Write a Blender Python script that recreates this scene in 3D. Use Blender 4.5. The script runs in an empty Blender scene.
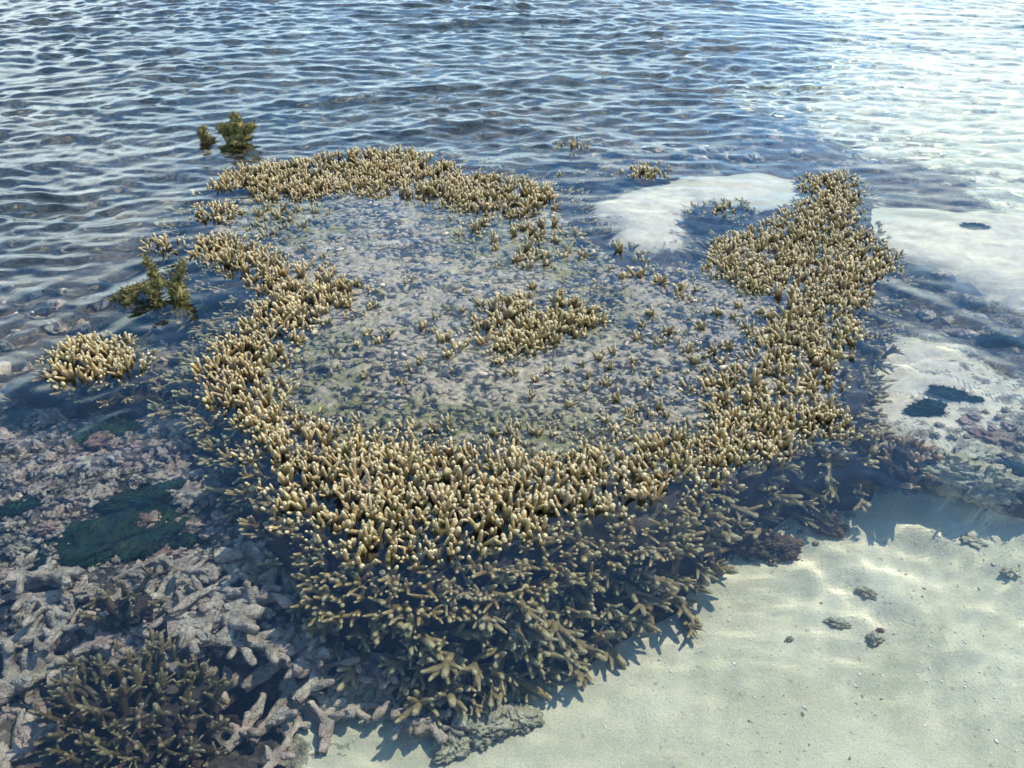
import bpy, math, random
import numpy as np
from mathutils import Vector, Matrix, noise as mnoise

random.seed(11)
RNG = np.random.default_rng(11)
sc = bpy.context.scene
COL = sc.collection
R = math.radians

# ------------------------------------------------------------------ camera
CAM_H, PITCH, FPX = 1.2, 32.5, 1000.0
cam = bpy.data.cameras.new('camera')
cam_o = bpy.data.objects.new('camera', cam)
COL.objects.link(cam_o)
cam_o.location = (0, 0, CAM_H)
cam_o.rotation_euler = (R(90 - PITCH), 0, 0)
cam.sensor_width = 36
cam.lens = FPX / 1024 * 36
cam.clip_start = 0.02
cam.clip_end = 3000
sc.camera = cam_o

# ------------------------------------------------------------------ sky and sun
SUN_AZ, SUN_EL = R(56), R(52)
world = bpy.data.worlds.new('World')
sc.world = world
world.use_nodes = True
wn, wl = world.node_tree.nodes, world.node_tree.links
sky = wn.new('ShaderNodeTexSky')
sky.sky_type = 'NISHITA'
sky.sun_disc = False
sky.sun_elevation = SUN_EL
sky.sun_rotation = SUN_AZ
sky.air_density = 1.1
sky.dust_density = 0.4
sky.ozone_density = 4.0
# broken white cloud all round the sky
tc = wn.new('ShaderNodeTexCoord')
sep = wn.new('ShaderNodeSeparateXYZ')
wl.new(tc.outputs['Generated'], sep.inputs[0])
zz_ = wn.new('ShaderNodeMath'); zz_.operation = 'ADD'; zz_.inputs[1].default_value = 0.22
zm_ = wn.new('ShaderNodeMath'); zm_.operation = 'MAXIMUM'; zm_.inputs[1].default_value = 0.0
wl.new(sep.outputs['Z'], zm_.inputs[0]); wl.new(zm_.outputs[0], zz_.inputs[0])
cmb = wn.new('ShaderNodeCombineXYZ')
for ax in 'XY':
    dv = wn.new('ShaderNodeMath'); dv.operation = 'DIVIDE'
    wl.new(sep.outputs[ax], dv.inputs[0]); wl.new(zz_.outputs[0], dv.inputs[1]); wl.new(dv.outputs[0], cmb.inputs[ax])
cn = wn.new('ShaderNodeTexNoise')
cn.inputs['Scale'].default_value = 1.5; cn.inputs['Detail'].default_value = 5; cn.inputs['Roughness'].default_value = 0.55
wl.new(cmb.outputs[0], cn.inputs['Vector'])
cr = wn.new('ShaderNodeValToRGB')
cr.color_ramp.elements[0].position = 0.33; cr.color_ramp.elements[1].position = 0.52
el_ = wn.new('ShaderNodeMath'); el_.operation = 'MULTIPLY_ADD'; el_.inputs[1].default_value = -0.30
wl.new(zm_.outputs[0], el_.inputs[0]); wl.new(cn.outputs['Fac'], el_.inputs[2])
wl.new(el_.outputs[0], cr.inputs[0])
cm = wn.new('ShaderNodeMix'); cm.data_type = 'RGBA'
blue = wn.new('ShaderNodeMix'); blue.data_type = 'RGBA'; blue.blend_type = 'MULTIPLY'
blue.inputs[0].default_value = 1.0
wl.new(sky.outputs[0], blue.inputs[6])
blue.inputs[7].default_value = (0.72, 1.08, 1.32, 1)
wl.new(cr.outputs['Color'], cm.inputs[0]); wl.new(blue.outputs[2], cm.inputs[6])
cm.inputs[7].default_value = (7.4, 8.6, 9.5, 1)
wl.new(cm.outputs[2], wn['Background'].inputs[0])
wn['Background'].inputs[1].default_value = 0.15

sun = bpy.data.lights.new('sun', 'SUN')
sun.energy = 3.8
sun.angle = R(0.53)
sun.color = (1.0, 0.955, 0.86)
sun.cycles.is_caustics_light = True
sun_o = bpy.data.objects.new('sun', sun)
COL.objects.link(sun_o)
SUN_D = Vector((math.sin(SUN_AZ) * math.cos(SUN_EL), math.cos(SUN_AZ) * math.cos(SUN_EL), math.sin(SUN_EL)))
sun_o.rotation_euler = SUN_D.to_track_quat('Z', 'Y').to_euler()

vs = sc.view_settings
vs.view_transform = 'Standard'
vs.look = 'None'
vs.gamma = 1
vs.exposure = 1.02
sc.cycles.caustics_reflective = False
sc.cycles.caustics_refractive = True
sc.cycles.max_bounces = 6
sc.cycles.adaptive_threshold = 0.02
sc.cycles.diffuse_bounces = 2
sc.cycles.glossy_bounces = 3
sc.cycles.transmission_bounces = 6
sc.cycles.sample_clamp_indirect = 4.0

# ------------------------------------------------------------------ helpers: picture coordinates to places on the reef
CP, SP = math.cos(R(PITCH)), math.sin(R(PITCH))


def at(px, py, z=0.0):
    """Place at height z seen at picture point (px, py); below the water line the ray bends (n = 1.33)."""
    a, b = (px - 512) / FPX, (384 - py) / FPX
    d = Vector((a, CP + b * SP, -SP + b * CP)).normalized()
    t = (CAM_H - max(z, 0)) / -d.z
    p = Vector((0, 0, CAM_H)) + d * t
    if z < 0:
        h = Vector((d.x, d.y, 0)) / 1.33
        d2 = Vector((h.x, h.y, -math.sqrt(1 - h.length_squared)))
        p = p + d2 * (z / d2.z)
    return p


def plan(poly, z=0.0):
    return np.array([at(x, y, z)[:2] for x, y in poly])


def inside(poly, P):
    x, y = P[:, 0], P[:, 1]
    r = np.zeros(len(P), bool)
    n = len(poly)
    for i in range(n):
        x1, y1 = poly[i]
        x2, y2 = poly[(i + 1) % n]
        c = ((y1 > y) != (y2 > y)) & (x < (x2 - x1) * (y - y1) / (y2 - y1 + 1e-12) + x1)
        r ^= c
    return r


def sdist(poly, P):
    """Signed distance to a polygon, positive inside."""
    best = np.full(len(P), 1e9)
    n = len(poly)
    for i in range(n):
        a, b = poly[i], poly[(i + 1) % n]
        ab = b - a
        t = np.clip(((P - a) @ ab) / (ab @ ab + 1e-12), 0, 1)
        q = P - (a + t[:, None] * ab)
        best = np.minimum(best, np.hypot(q[:, 0], q[:, 1]))
    return np.where(inside(poly, P), best, -best)


TAB = np.random.default_rng(5).random((256, 256))


def vnoise(x, y):
    xi, yi = np.floor(x).astype(int), np.floor(y).astype(int)
    fx, fy = x - xi, y - yi
    fx, fy = fx * fx * (3 - 2 * fx), fy * fy * (3 - 2 * fy)
    g = lambda i, j: TAB[(xi + i) & 255, (yi + j) & 255]
    return (g(0, 0) * (1 - fx) + g(1, 0) * fx) * (1 - fy) + (g(0, 1) * (1 - fx) + g(1, 1) * fx) * fy


def fbm(x, y, s, o=4, off=0.0):
    t, a, n = 0, 1.0, 0
    for i in range(o):
        t = t + a * vnoise(x * s + off + 17.3 * i, y * s - off + 9.1 * i)
        n += a
        a *= 0.5
        s *= 2.03
    return t / n


def sstep(a, b, x):
    t = np.clip((x - a) / (b - a), 0, 1)
    return t * t * (3 - 2 * t)


# ------------------------------------------------------------------ helpers: meshes and objects
def mesh_np(name, V, F, mat, attrs=None, smooth=True):
    V = np.ascontiguousarray(V, np.float32)
    F = np.ascontiguousarray(F, np.int32)
    me = bpy.data.meshes.new(name)
    k = F.shape[1]
    me.vertices.add(len(V))
    me.vertices.foreach_set('co', V.ravel())
    me.loops.add(F.size)
    me.loops.foreach_set('vertex_index', F.ravel())
    me.polygons.add(len(F))
    me.polygons.foreach_set('loop_start', np.arange(0, F.size, k, dtype=np.int32))
    me.polygons.foreach_set('loop_total', np.full(len(F), k, np.int32))
    me.polygons.foreach_set('use_smooth', np.full(len(F), smooth))
    for an, av in (attrs or {}).items():
        a = me.attributes.new(an, 'FLOAT', 'POINT')
        a.data.foreach_set('value', np.ascontiguousarray(av, np.float32))
    me.update(calc_edges=True)
    if mat:
        me.materials.append(mat)
    return me


def link(name, me, parent=None):
    o = bpy.data.objects.new(name, me)
    COL.objects.link(o)
    if parent:
        o.parent = parent
    return o


def tag(o, label=None, cat=None, group=None, kind=None):
    for k, v in (('label', label), ('category', cat), ('group', group), ('kind', kind)):
        if v:
            o[k] = v
    return o


def thing(name, loc, label, cat, group=None):
    o = bpy.data.objects.new(name, None)
    o.empty_display_size = 0.05
    COL.objects.link(o)
    o.location = loc
    return tag(o, label, cat, group)


class Shape:
    """Collects tubes and lumps as one triangle mesh with a 'tip' value per vertex."""

    def __init__(s):
        s.V, s.F, s.T = [], [], []

    def tube(s, pts, rad, sides=7, t0=0.0, t1=1.0, cap=True, wob=0.0):
        pts = [Vector(p) for p in pts]
        n = len(pts)
        up = Vector((0.31, 0.72, 0.2)).normalized()
        base = len(s.V)
        rings = 0
        d = (pts[1] - pts[0]).normalized()
        u = d.cross(up).normalized()
        rows = []
        for i in range(n):
            d = (pts[min(i + 1, n - 1)] - pts[max(i - 1, 0)]).normalized()
            rows.append((pts[i], d, rad[i], t0 + (t1 - t0) * i / (n - 1)))
        if cap:
            p, d, r, t = rows[-1]
            rows.append((p + d * r * 0.8, d, r * 0.62, t1))
        for p, d, r, t in rows:
            u = (u - d * u.dot(d)).normalized()
            v = d.cross(u)
            for k in range(sides):
                a = 2 * math.pi * k / sides
                q = u * math.cos(a) + v * math.sin(a)
                rr = r
                if wob:
                    w = p + q * r
                    rr = r * (1 + wob * mnoise.noise(w * 60) + 0.8 * wob * mnoise.noise(w * 140))
                s.V.append(p + q * rr)
                s.T.append(t)
            rings += 1
        for i in range(rings - 1):
            for k in range(sides):
                a, b = base + i * sides + k, base + i * sides + (k + 1) % sides
                c, e = b + sides, a + sides
                s.F += [(a, b, c), (a, c, e)]
        if cap:
            p, d, r, t = rows[-1]
            s.V.append(p + d * r * 0.5)
            s.T.append(t1)
            top = len(s.V) - 1
            o = base + (rings - 1) * sides
            for k in range(sides):
                s.F.append((o + k, o + (k + 1) % sides, top))
        return s

    def arr(s):
        return np.array([v[:] for v in s.V], np.float32), np.array(s.F, np.int32), np.array(s.T, np.float32)


ICO = {}


def ico(sub):
    if sub not in ICO:
        t = (1 + 5 ** 0.5) / 2
        v = [(-1, t, 0), (1, t, 0), (-1, -t, 0), (1, -t, 0), (0, -1, t), (0, 1, t), (0, -1, -t), (0, 1, -t), (t, 0, -1), (t, 0, 1), (-t, 0, -1), (-t, 0, 1)]
        v = [Vector(a).normalized() for a in v]
        f = [(0, 11, 5), (0, 5, 1), (0, 1, 7), (0, 7, 10), (0, 10, 11), (1, 5, 9), (5, 11, 4), (11, 10, 2), (10, 7, 6), (7, 1, 8), (3, 9, 4), (3, 4, 2), (3, 2, 6), (3, 6, 8), (3, 8, 9), (4, 9, 5), (2, 4, 11), (6, 2, 10), (8, 6, 7), (9, 8, 1)]
        for _ in range(sub):
            cache, g = {}, []

            def mid(a, b):
                k = (min(a, b), max(a, b))
                if k not in cache:
                    v.append((v[a] + v[b]).normalized())
                    cache[k] = len(v) - 1
                return cache[k]
            for a, b, c in f:
                x, y, z = mid(a, b), mid(b, c), mid(c, a)
                g += [(a, x, z), (b, y, x), (c, z, y), (x, y, z)]
            f = g
        ICO[sub] = (v, f)
    return ICO[sub]


def lump(seed, sub, size=(1, 1, 1), rough=0.35, freq=1.6, fine=0.12, flat=0.0):
    """An uneven stone or knob, unit radius times size."""
    v, f = ico(sub)
    o = Vector((seed * 7.13, seed * 3.7, seed * 1.9))
    V = []
    T = []
    for p in v:
        r = 1 + rough * mnoise.noise(p * freq + o) * 1.6 + rough * 0.6 * mnoise.noise(p * freq * 2.3 + o) + fine * mnoise.noise(p * freq * 6 + o) * 1.6
        q = Vector((p.x * size[0], p.y * size[1], p.z * size[2])) * r
        if flat and q.z < -flat * size[2]:
            q.z = -flat * size[2]
        V.append(q[:])
        T.append(min(1, max(0, 0.5 + 0.5 * p.z)))
    return np.array(V, np.float32), np.array(f, np.int32), np.array(T, np.float32)


def rot_to(d, spin):
    q = Vector((0, 0, 1)).rotation_difference(Vector(d).normalized())
    return q.to_matrix() @ Matrix.Rotation(spin, 3, 'Z')


class Merge:
    def __init__(s):
        s.V, s.F, s.A, s.n = [], [], {}, 0

    def add(s, arr, loc, rot=None, scale=1.0, **at_):
        V, F, T = arr
        M = np.array(rot if rot is not None else Matrix.Identity(3), np.float32)
        W = (V * np.float32(scale)) @ M.T + np.array(loc, np.float32)
        s.V.append(W)
        s.F.append(F + s.n)
        s.n += len(V)
        s.A.setdefault('tip', []).append(T)
        for k, v in at_.items():
            s.A.setdefault(k, []).append(np.full(len(V), v, np.float32))

    def mesh(s, name, mat):
        return mesh_np(name, np.concatenate(s.V), np.concatenate(s.F), mat, {k: np.concatenate(v) for k, v in s.A.items()})


# ------------------------------------------------------------------ materials
class Mat:
    def __init__(s, name, rough=0.5, spec=0.5):
        s.m = bpy.data.materials.new(name)
        s.m.use_nodes = True
        s.n, s.l = s.m.node_tree.nodes, s.m.node_tree.links
        s.b = s.n['Principled BSDF']
        s.b.inputs['Roughness'].default_value = rough
        s.b.inputs['Specular IOR Level'].default_value = spec
        s.pos = s.n.new('ShaderNodeNewGeometry').outputs['Position']

    def _in(s, sock, v):
        if isinstance(v, bpy.types.NodeSocket):
            s.l.new(v, sock)
        elif isinstance(v, tuple) and len(v) == 3 and sock.type == 'RGBA':
            sock.default_value = (*v, 1)
        else:
            sock.default_value = v

    def noise(s, scale, detail=4, rough=0.6, vec=None, dist=0.0):
        n = s.n.new('ShaderNodeTexNoise')
        s.l.new(vec or s.pos, n.inputs['Vector'])
        n.inputs['Scale'].default_value = scale
        n.inputs['Detail'].default_value = detail
        n.inputs['Roughness'].default_value = rough
        n.inputs['Distortion'].default_value = dist
        return n.outputs['Fac']

    def voro(s, scale, feat='F1', out='Distance', vec=None):
        n = s.n.new('ShaderNodeTexVoronoi')
        n.feature = feat
        s.l.new(vec or s.pos, n.inputs['Vector'])
        n.inputs['Scale'].default_value = scale
        return n.outputs[out]

    def attr(s, name):
        n = s.n.new('ShaderNodeAttribute')
        n.attribute_name = name
        return n.outputs['Fac']

    def ramp(s, fac, stops):
        n = s.n.new('ShaderNodeValToRGB')
        s._in(n.inputs[0], fac)
        e = n.color_ramp.elements
        while len(e) < len(stops):
            e.new(0.5)
        for i, (p, c) in enumerate(stops):
            e[i].position = p
            e[i].color = (*c, 1) if isinstance(c, tuple) else (c, c, c, 1)
        return n.outputs['Color']

    def mix(s, fac, a, b, mode='MIX'):
        n = s.n.new('ShaderNodeMix')
        n.data_type = 'RGBA'
        n.blend_type = mode
        s._in(n.inputs[0], fac)
        s._in(n.inputs[6], a)
        s._in(n.inputs[7], b)
        return n.outputs[2]

    def math(s, op, a, b=0.0, clamp=False):
        n = s.n.new('ShaderNodeMath')
        n.operation = op
        n.use_clamp = clamp
        s._in(n.inputs[0], a)
        s._in(n.inputs[1], b)
        return n.outputs[0]

    def bump(s, h, dist=0.002, strength=1.0, normal=None):
        n = s.n.new('ShaderNodeBump')
        n.inputs['Distance'].default_value = dist
        n.inputs['Strength'].default_value = strength
        s._in(n.inputs['Height'], h)
        if normal:
            s.l.new(normal, n.inputs['Normal'])
        return n.outputs[0]

    def done(s, col, normal=None):
        s._in(s.b.inputs['Base Color'], col)
        if normal:
            s.l.new(normal, s.b.inputs['Normal'])
        return s.m


def coral_mat(name, dark, mid, light, tip, olive=(0.20, 0.17, 0.06), olive_amt=0.6):
    k = Mat(name, 0.42, 0.45)
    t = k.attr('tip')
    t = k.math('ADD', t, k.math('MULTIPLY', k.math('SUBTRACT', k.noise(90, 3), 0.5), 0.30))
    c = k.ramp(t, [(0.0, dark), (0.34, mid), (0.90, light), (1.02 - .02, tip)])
    patch = k.ramp(k.noise(7, 4, 0.65), [(0.46, 0.0), (0.66, 1.0)])
    c = k.mix(k.math('MULTIPLY', patch, olive_amt), c, k.mix(0.5, c, olive))
    grey = k.ramp(k.noise(13, 3), [(0.5, 0.0), (0.72, 1.0)])
    c = k.mix(k.math('MULTIPLY', grey, 0.5), c, k.mix(0.6, c, (0.34, 0.30, 0.25)))
    c = k.mix(k.attr('algae'), c, k.mix(k.noise(60), (0.17, 0.15, 0.05), (0.36, 0.32, 0.22)))
    nrm = k.bump(k.math('SUBTRACT', 1.0, k.voro(520)), 0.0018, 0.9)
    nrm = k.bump(k.noise(160, 3), 0.003, 0.7, nrm)
    return k.done(c, nrm)


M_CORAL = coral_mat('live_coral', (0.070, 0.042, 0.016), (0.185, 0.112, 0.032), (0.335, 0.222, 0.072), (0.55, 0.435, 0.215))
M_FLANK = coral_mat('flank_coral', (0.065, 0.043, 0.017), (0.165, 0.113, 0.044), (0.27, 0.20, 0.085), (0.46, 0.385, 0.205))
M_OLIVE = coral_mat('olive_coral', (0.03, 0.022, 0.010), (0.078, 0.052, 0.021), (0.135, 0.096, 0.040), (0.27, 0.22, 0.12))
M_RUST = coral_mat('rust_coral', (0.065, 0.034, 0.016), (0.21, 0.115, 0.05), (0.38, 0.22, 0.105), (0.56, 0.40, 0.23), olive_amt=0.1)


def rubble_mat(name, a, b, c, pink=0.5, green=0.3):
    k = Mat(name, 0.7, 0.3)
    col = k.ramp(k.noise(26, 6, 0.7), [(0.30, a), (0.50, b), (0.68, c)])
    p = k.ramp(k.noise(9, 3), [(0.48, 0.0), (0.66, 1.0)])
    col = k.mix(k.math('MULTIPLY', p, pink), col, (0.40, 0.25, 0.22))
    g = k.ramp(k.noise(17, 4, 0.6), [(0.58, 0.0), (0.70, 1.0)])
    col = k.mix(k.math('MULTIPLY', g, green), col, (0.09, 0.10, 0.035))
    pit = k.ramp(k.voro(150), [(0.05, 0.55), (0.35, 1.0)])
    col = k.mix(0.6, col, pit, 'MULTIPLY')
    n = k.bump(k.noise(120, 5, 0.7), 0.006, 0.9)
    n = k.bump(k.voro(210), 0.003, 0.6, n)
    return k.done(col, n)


M_RUBBLE = rubble_mat('coral_rubble', (0.13, 0.098, 0.072), (0.33, 0.265, 0.20), (0.54, 0.455, 0.355), .65)
M_DEAD = rubble_mat('dead_branch', (0.15, 0.115, 0.086), (0.35, 0.285, 0.22), (0.57, 0.485, 0.385), 0.55, 0.3)
M_ROCK = rubble_mat('coral_rock', (0.15, 0.13, 0.08), (0.36, 0.33, 0.22), (0.58, 0.54, 0.40), 0.12, 0.45)
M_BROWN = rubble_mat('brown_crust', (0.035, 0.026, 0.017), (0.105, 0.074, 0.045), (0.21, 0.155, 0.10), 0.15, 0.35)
M_RED = rubble_mat('red_rubble', (0.085, 0.050, 0.038), (0.21, 0.125, 0.092), (0.38, 0.27, 0.21), 0.3, 0.25)


def snag_mat():
    k = Mat('algae_snag', 0.75, 0.3)
    c = k.ramp(k.noise(55, 5, 0.7), [(0.30, (0.065, 0.052, 0.016)), (0.50, (0.22, 0.18, 0.050)), (0.70, (0.46, 0.37, 0.13))])
    n = k.bump(k.noise(170, 4, 0.75), 0.012, 1.0)
    return k.done(c, n)


def algae_mat():
    k = Mat('dark_algae', 0.8, 0.2)
    c = k.ramp(k.noise(40, 5, 0.7), [(0.3, (0.002, 0.008, 0.006)), (0.55, (0.009, 0.028, 0.016)), (0.75, (0.030, 0.062, 0.028))])
    n = k.bump(k.noise(220, 3, 0.7), 0.006, 0.9)
    return k.done(c, n)


M_SNAG, M_ALGAE = snag_mat(), algae_mat()


def stub_mat():
    k = Mat('dead_stubs', 0.55, 0.5)
    c = k.ramp(k.noise(75, 6, 0.72), [(0.34, (0.075, 0.053, 0.033)), (0.48, (0.35, 0.265, 0.175)), (0.66, (0.62, 0.50, 0.35))])
    p = k.ramp(k.noise(6, 3), [(0.45, 0.0), (0.7, 1.0)])
    c = k.mix(k.math('MULTIPLY', p, 0.5), c, (0.30, 0.235, 0.19))
    alg = k.math('MULTIPLY', k.attr('algae'), k.ramp(k.noise(30, 4), [(0.38, 0.0), (0.56, 1.0)]))
    c = k.mix(alg, c, k.ramp(k.noise(70), [(0.35, (0.10, 0.095, 0.02)), (0.65, (0.30, 0.25, 0.08))]))
    n = k.bump(k.noise(210, 4, 0.7), 0.004, 0.9)
    return k.done(c, n)


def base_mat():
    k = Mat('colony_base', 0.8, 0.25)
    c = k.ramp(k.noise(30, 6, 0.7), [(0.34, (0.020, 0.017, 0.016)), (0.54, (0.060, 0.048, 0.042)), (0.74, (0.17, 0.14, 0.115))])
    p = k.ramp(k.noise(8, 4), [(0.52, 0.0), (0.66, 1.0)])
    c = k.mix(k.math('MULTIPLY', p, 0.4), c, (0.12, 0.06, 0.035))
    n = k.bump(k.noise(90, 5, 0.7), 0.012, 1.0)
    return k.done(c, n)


M_STUB, M_BASE = stub_mat(), base_mat()


def seabed_mat():
    k = Mat('seabed', 0.85, 0.2)
    sand = k.ramp(k.noise(5, 5, 0.6), [(0.3, (0.45, 0.41, 0.29)), (0.55, (0.56, 0.51, 0.37)), (0.75, (0.64, 0.585, 0.435))])
    sand = k.mix(0.55, sand, k.ramp(k.noise(280, 4, 0.75), [(0.25, 0.40), (0.5, 0.95), (0.75, 1.35)]), 'MULTIPLY')
    spk = k.ramp(k.voro(150, out='Color'), [(0.90, 0.0), (0.95, 1.0)])
    sand = k.mix(k.math('MULTIPLY', spk, 0.5), sand, (0.25, 0.21, 0.15))
    grn = k.ramp(k.noise(3.3, 5, 0.65), [(0.52, 0.0), (0.72, 1.0)])
    sand = k.mix(k.math('MULTIPLY', grn, 0.40), sand, (0.25, 0.27, 0.165))
    sand = k.mix(k.attr('clean'), sand, k.ramp(k.noise(30, 5, 0.65), [(0.3, (0.52, 0.425, 0.315)), (0.6, (0.69, 0.58, 0.445))]))
    rub = k.ramp(k.noise(22, 6, 0.72), [(0.32, (0.030, 0.024, 0.020)), (0.5, (0.11, 0.09, 0.075)), (0.68, (0.32, 0.275, 0.225))])
    red = k.ramp(k.noise(6, 4), [(0.52, 0.0), (0.66, 1.0)])
    rub = k.mix(k.math('MULTIPLY', red, 0.5), rub, (0.22, 0.12, 0.095))
    wd = k.attr('weed')
    weed = k.ramp(k.noise(9, 6, 0.7), [(0.30, (0.045, 0.055, 0.038)), (0.46, (0.18, 0.155, 0.10)), (0.62, (0.44, 0.355, 0.24))])
    rub = k.mix(wd, rub, weed)
    s = k.attr('sand')
    s = k.math('ADD', s, k.math('MULTIPLY', k.math('SUBTRACT', k.noise(19, 6, 0.7), 0.5), 1.4))
    s = k.ramp(s, [(0.38, 0.0), (0.60, 1.0)])
    c = k.mix(s, rub, sand)
    h1 = k.math('MULTIPLY', k.noise(70, 6, 0.7), k.math('SUBTRACT', 1.15, s))
    n = k.bump(h1, 0.030, 0.9)
    n = k.bump(k.noise(330, 4, 0.7), 0.0035, 0.6, n)
    return k.done(c, n)


M_BED = seabed_mat()


def water_mat():
    m = bpy.data.materials.new('sea_water')
    m.use_nodes = True
    n, l = m.node_tree.nodes, m.node_tree.links
    g = n.new('ShaderNodeBsdfGlass')
    g.inputs['IOR'].default_value = 1.333
    g.inputs['Roughness'].default_value = 0.0
    g.inputs['Color'].default_value = (0.95, 0.98, 0.935, 1)
    l.new(g.outputs[0], n['Material Output'].inputs['Surface'])
    return m


M_WATER = water_mat()


def grit_mat():
    k = Mat('shell_grit', 0.6, 0.4)
    c = k.ramp(k.noise(60, 2), [(0.36, (0.16, 0.12, 0.08)), (0.46, (0.42, 0.37, 0.27)), (0.56, (0.66, 0.62, 0.52)), (0.68, (0.74, 0.70, 0.62))])
    return k.done(c)


M_GRIT = grit_mat()

# ------------------------------------------------------------------ the seabed
# picture x, picture y, depth, share of sand, share of dark weed
BED = [
    (700, 700, -.28, 1, 0), (900, 700, -.28, 1, 0), (1000, 600, -.27, 1, 0), (800, 620, -.28, 1, 0), (900, 560, -.26, 1, 0), (600, 745, -.29, 1, 0),
    (420, 755, -.29, .9, 0), (330, 730, -.29, .75, 0), (740, 570, -.27, .95, 0), (660, 640, -.28, 1, 0), (520, 740, -.29, .9, 0), (860, 530, -.25, .9, 0), (230, 740, -.28, .2, 0),
    (100, 740, -.27, 0, .5), (20, 700, -.24, 0, .4), (150, 610, -.17, 0, 0), (60, 570, -.15, 0, 0), (250, 610, -.18, 0, 0), (330, 650, -.24, .1, .2), (60, 480, -.13, 0, 0), (180, 450, -.14, 0, 0), (30, 410, -.16, 0, .1),
    (120, 550, -.16, 0, 0), (240, 540, -.17, 0, .2), (10, 620, -.18, 0, 0), (-80, 500, -.15, 0, 0), (-120, 700, -.2, 0, .2),
    (60, 300, -.24, 0, .3), (150, 330, -.27, 0, .6), (170, 390, -.22, 0, .6), (60, 200, -.33, 0, .7), (100, 100, -.40, 0, .9), (300, 100, -.40, 0, .9), (500, 80, -.40, 0, .8), (650, 50, -.40, 0, .8), (400, 20, -.45, 0, .9), (60, 20, -.45, .1, .8), (-200, 150, -.4, 0, .8), (720, 20, -.40, .1, .7),
    (450, 130, -.30, 0, .6), (500, 145, -.24, 0, .3), (700, 130, -.25, .15, .3), (620, 110, -.30, .1, .5), (580, 160, -.18, 0, .2), (760, 60, -.38, .3, .5),
    (640, 215, -.008, 1, 0), (715, 190, -.008, 1, 0), (608, 205, -.010, 1, 0), (640, 236, -.010, 1, 0), (750, 186, -.012, .95, 0), (675, 200, -.008, 1, 0),
    (566, 216, -.13, 0, .1), (600, 180, -.13, 0, .1), (590, 236, -.12, 0, .1), (580, 245, -.16, 0, .2), (650, 268, -.15, 0, .2), (705, 232, -.13, 0, .2), (565, 195, -.2, 0, .2), (700, 165, -.2, .1, .2), (790, 160, -.2, .1, .2), (690, 215, -.10, .2, 0),
    (850, 60, -.30, .72, .1), (950, 80, -.30, .72, .1), (850, 110, -.26, .75, .1), (1000, 150, -.26, .8, 0), (940, 30, -.36, .68, .1), (800, 100, -.28, .6, 0), (900, 150, -.24, .66, .1), (1010, 15, -.40, .6, .2), (1150, 100, -.3, .9, 0), (900, 5, -.4, .8, 0),
    (930, 242, -.015, 1, 0), (1000, 262, -.012, 1, 0), (965, 258, -.012, 1, 0), (1024, 245, -.014, 1, 0), (990, 228, -.045, 1, 0), (900, 235, -.05, .95, 0), (1100, 260, -.05, 1, 0), (870, 175, -.2, .1, .2), (935, 195, -.2, .1, .1), (1000, 195, -.18, .7, 0),
    (880, 300, -.20, .15, .1), (940, 318, -.17, .3, 0), (1010, 345, -.14, .4, 0), (885, 365, -.12, .80, 0), (920, 350, -.12, .78, 0), (960, 380, -.10, .68, 0), (910, 410, -.12, .72, 0), (1000, 420, -.10, .55, .2), (950, 440, -.10, .6, 0), (850, 330, -.2, .1, .2), (1000, 455, -.10, .4, .3), (1100, 420, -.1, .7, 0),
    (950, 490, -.16, .6, 0), (1000, 495, -.15, .5, 0), (1060, 500, -.15, .5, 0), (950, 530, -.23, 1, 0), (1010, 545, -.23, 1, 0), (900, 515, -.23, .95, 0), (885, 480, -.18, .1, .1), (1100, 620, -.27, 1, 0),
    (400, 350, -.12, 0, 0), (500, 400, -.12, 0, 0), (400, 250, -.12, 0, 0), (500, 500, -.2, 0, 0), (780, 350, -.15, 0, 0), (780, 260, -.15, 0, 0),
    (500, 2000, -.3, 1, 0), (-600, 900, -.3, .3, 0), (1600, 900, -.3, 1, 0), (1500, 300, -.2, .8, 0),
]
BP = np.array([at(b[0], b[1], b[2])[:2] for b in BED])
BV = np.array([b[2:] for b in BED])


def bed_fields(x, y):
    """Depth, sand share and weed share at plan positions."""
    x, y = np.asarray(x, float), np.asarray(y, float)
    num = [0, 0, 0]
    den = 0
    wx = x + 0.10 * (fbm(x, y, 6, 3, 3.1) - 0.5)
    wy = y + 0.10 * (fbm(x, y, 6, 3, 8.7) - 0.5)
    for (px, py), v in zip(BP, BV):
        s = 0.05 + 0.05 * py
        w = 1.0 / (((wx - px) ** 2 + (wy - py) ** 2) / s ** 2 + 0.15) ** 2.2
        den = den + w
        for i in range(3):
            num[i] = num[i] + w * v[i]
    z, s, wd = (q / den for q in num)
    rub = np.clip(1 - s, 0, 1)
    n1 = fbm(x, y, 9, 4, 1.0) - 0.5
    n2 = fbm(x, y, 38, 3, 5.0) - 0.5
    z = z + rub * (0.055 * n1 + 0.030 * n2) * np.clip(-z / 0.08, 0, 1) + (1 - rub) * (0.012 * (fbm(x, y, 4, 3, 2.0) - 0.5) + 0.004 * (fbm(x, y, 22, 3, 4.0) - .5)) * np.clip(-z / 0.05, 0.2, 1)
    return np.minimum(z, -0.007), s, wd


CLEAN = [plan([(584, 207), (600, 192), (650, 188), (700, 178), (775, 180), (750, 197), (700, 207), (690, 240), (640, 255), (612, 226)]), plan([(880, 222), (1100, 205), (1150, 300), (1020, 305), (930, 280), (900, 255)]), plan([(862, 350), (900, 335), (960, 350), (1010, 385), (990, 425), (930, 450), (880, 420), (866, 385)], -.1)]


def clean_sand(x, y):
    P = np.stack([x, y], -1)
    return np.max([sstep(-.12, .06, sdist(q, P) + .16 * (fbm(x, y, 12, 4, 7.7) - .5)) for q in CLEAN], axis=0)


def bed_z(x, y):
    return float(bed_fields(np.array([x]), np.array([y]))[0][0])


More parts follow.
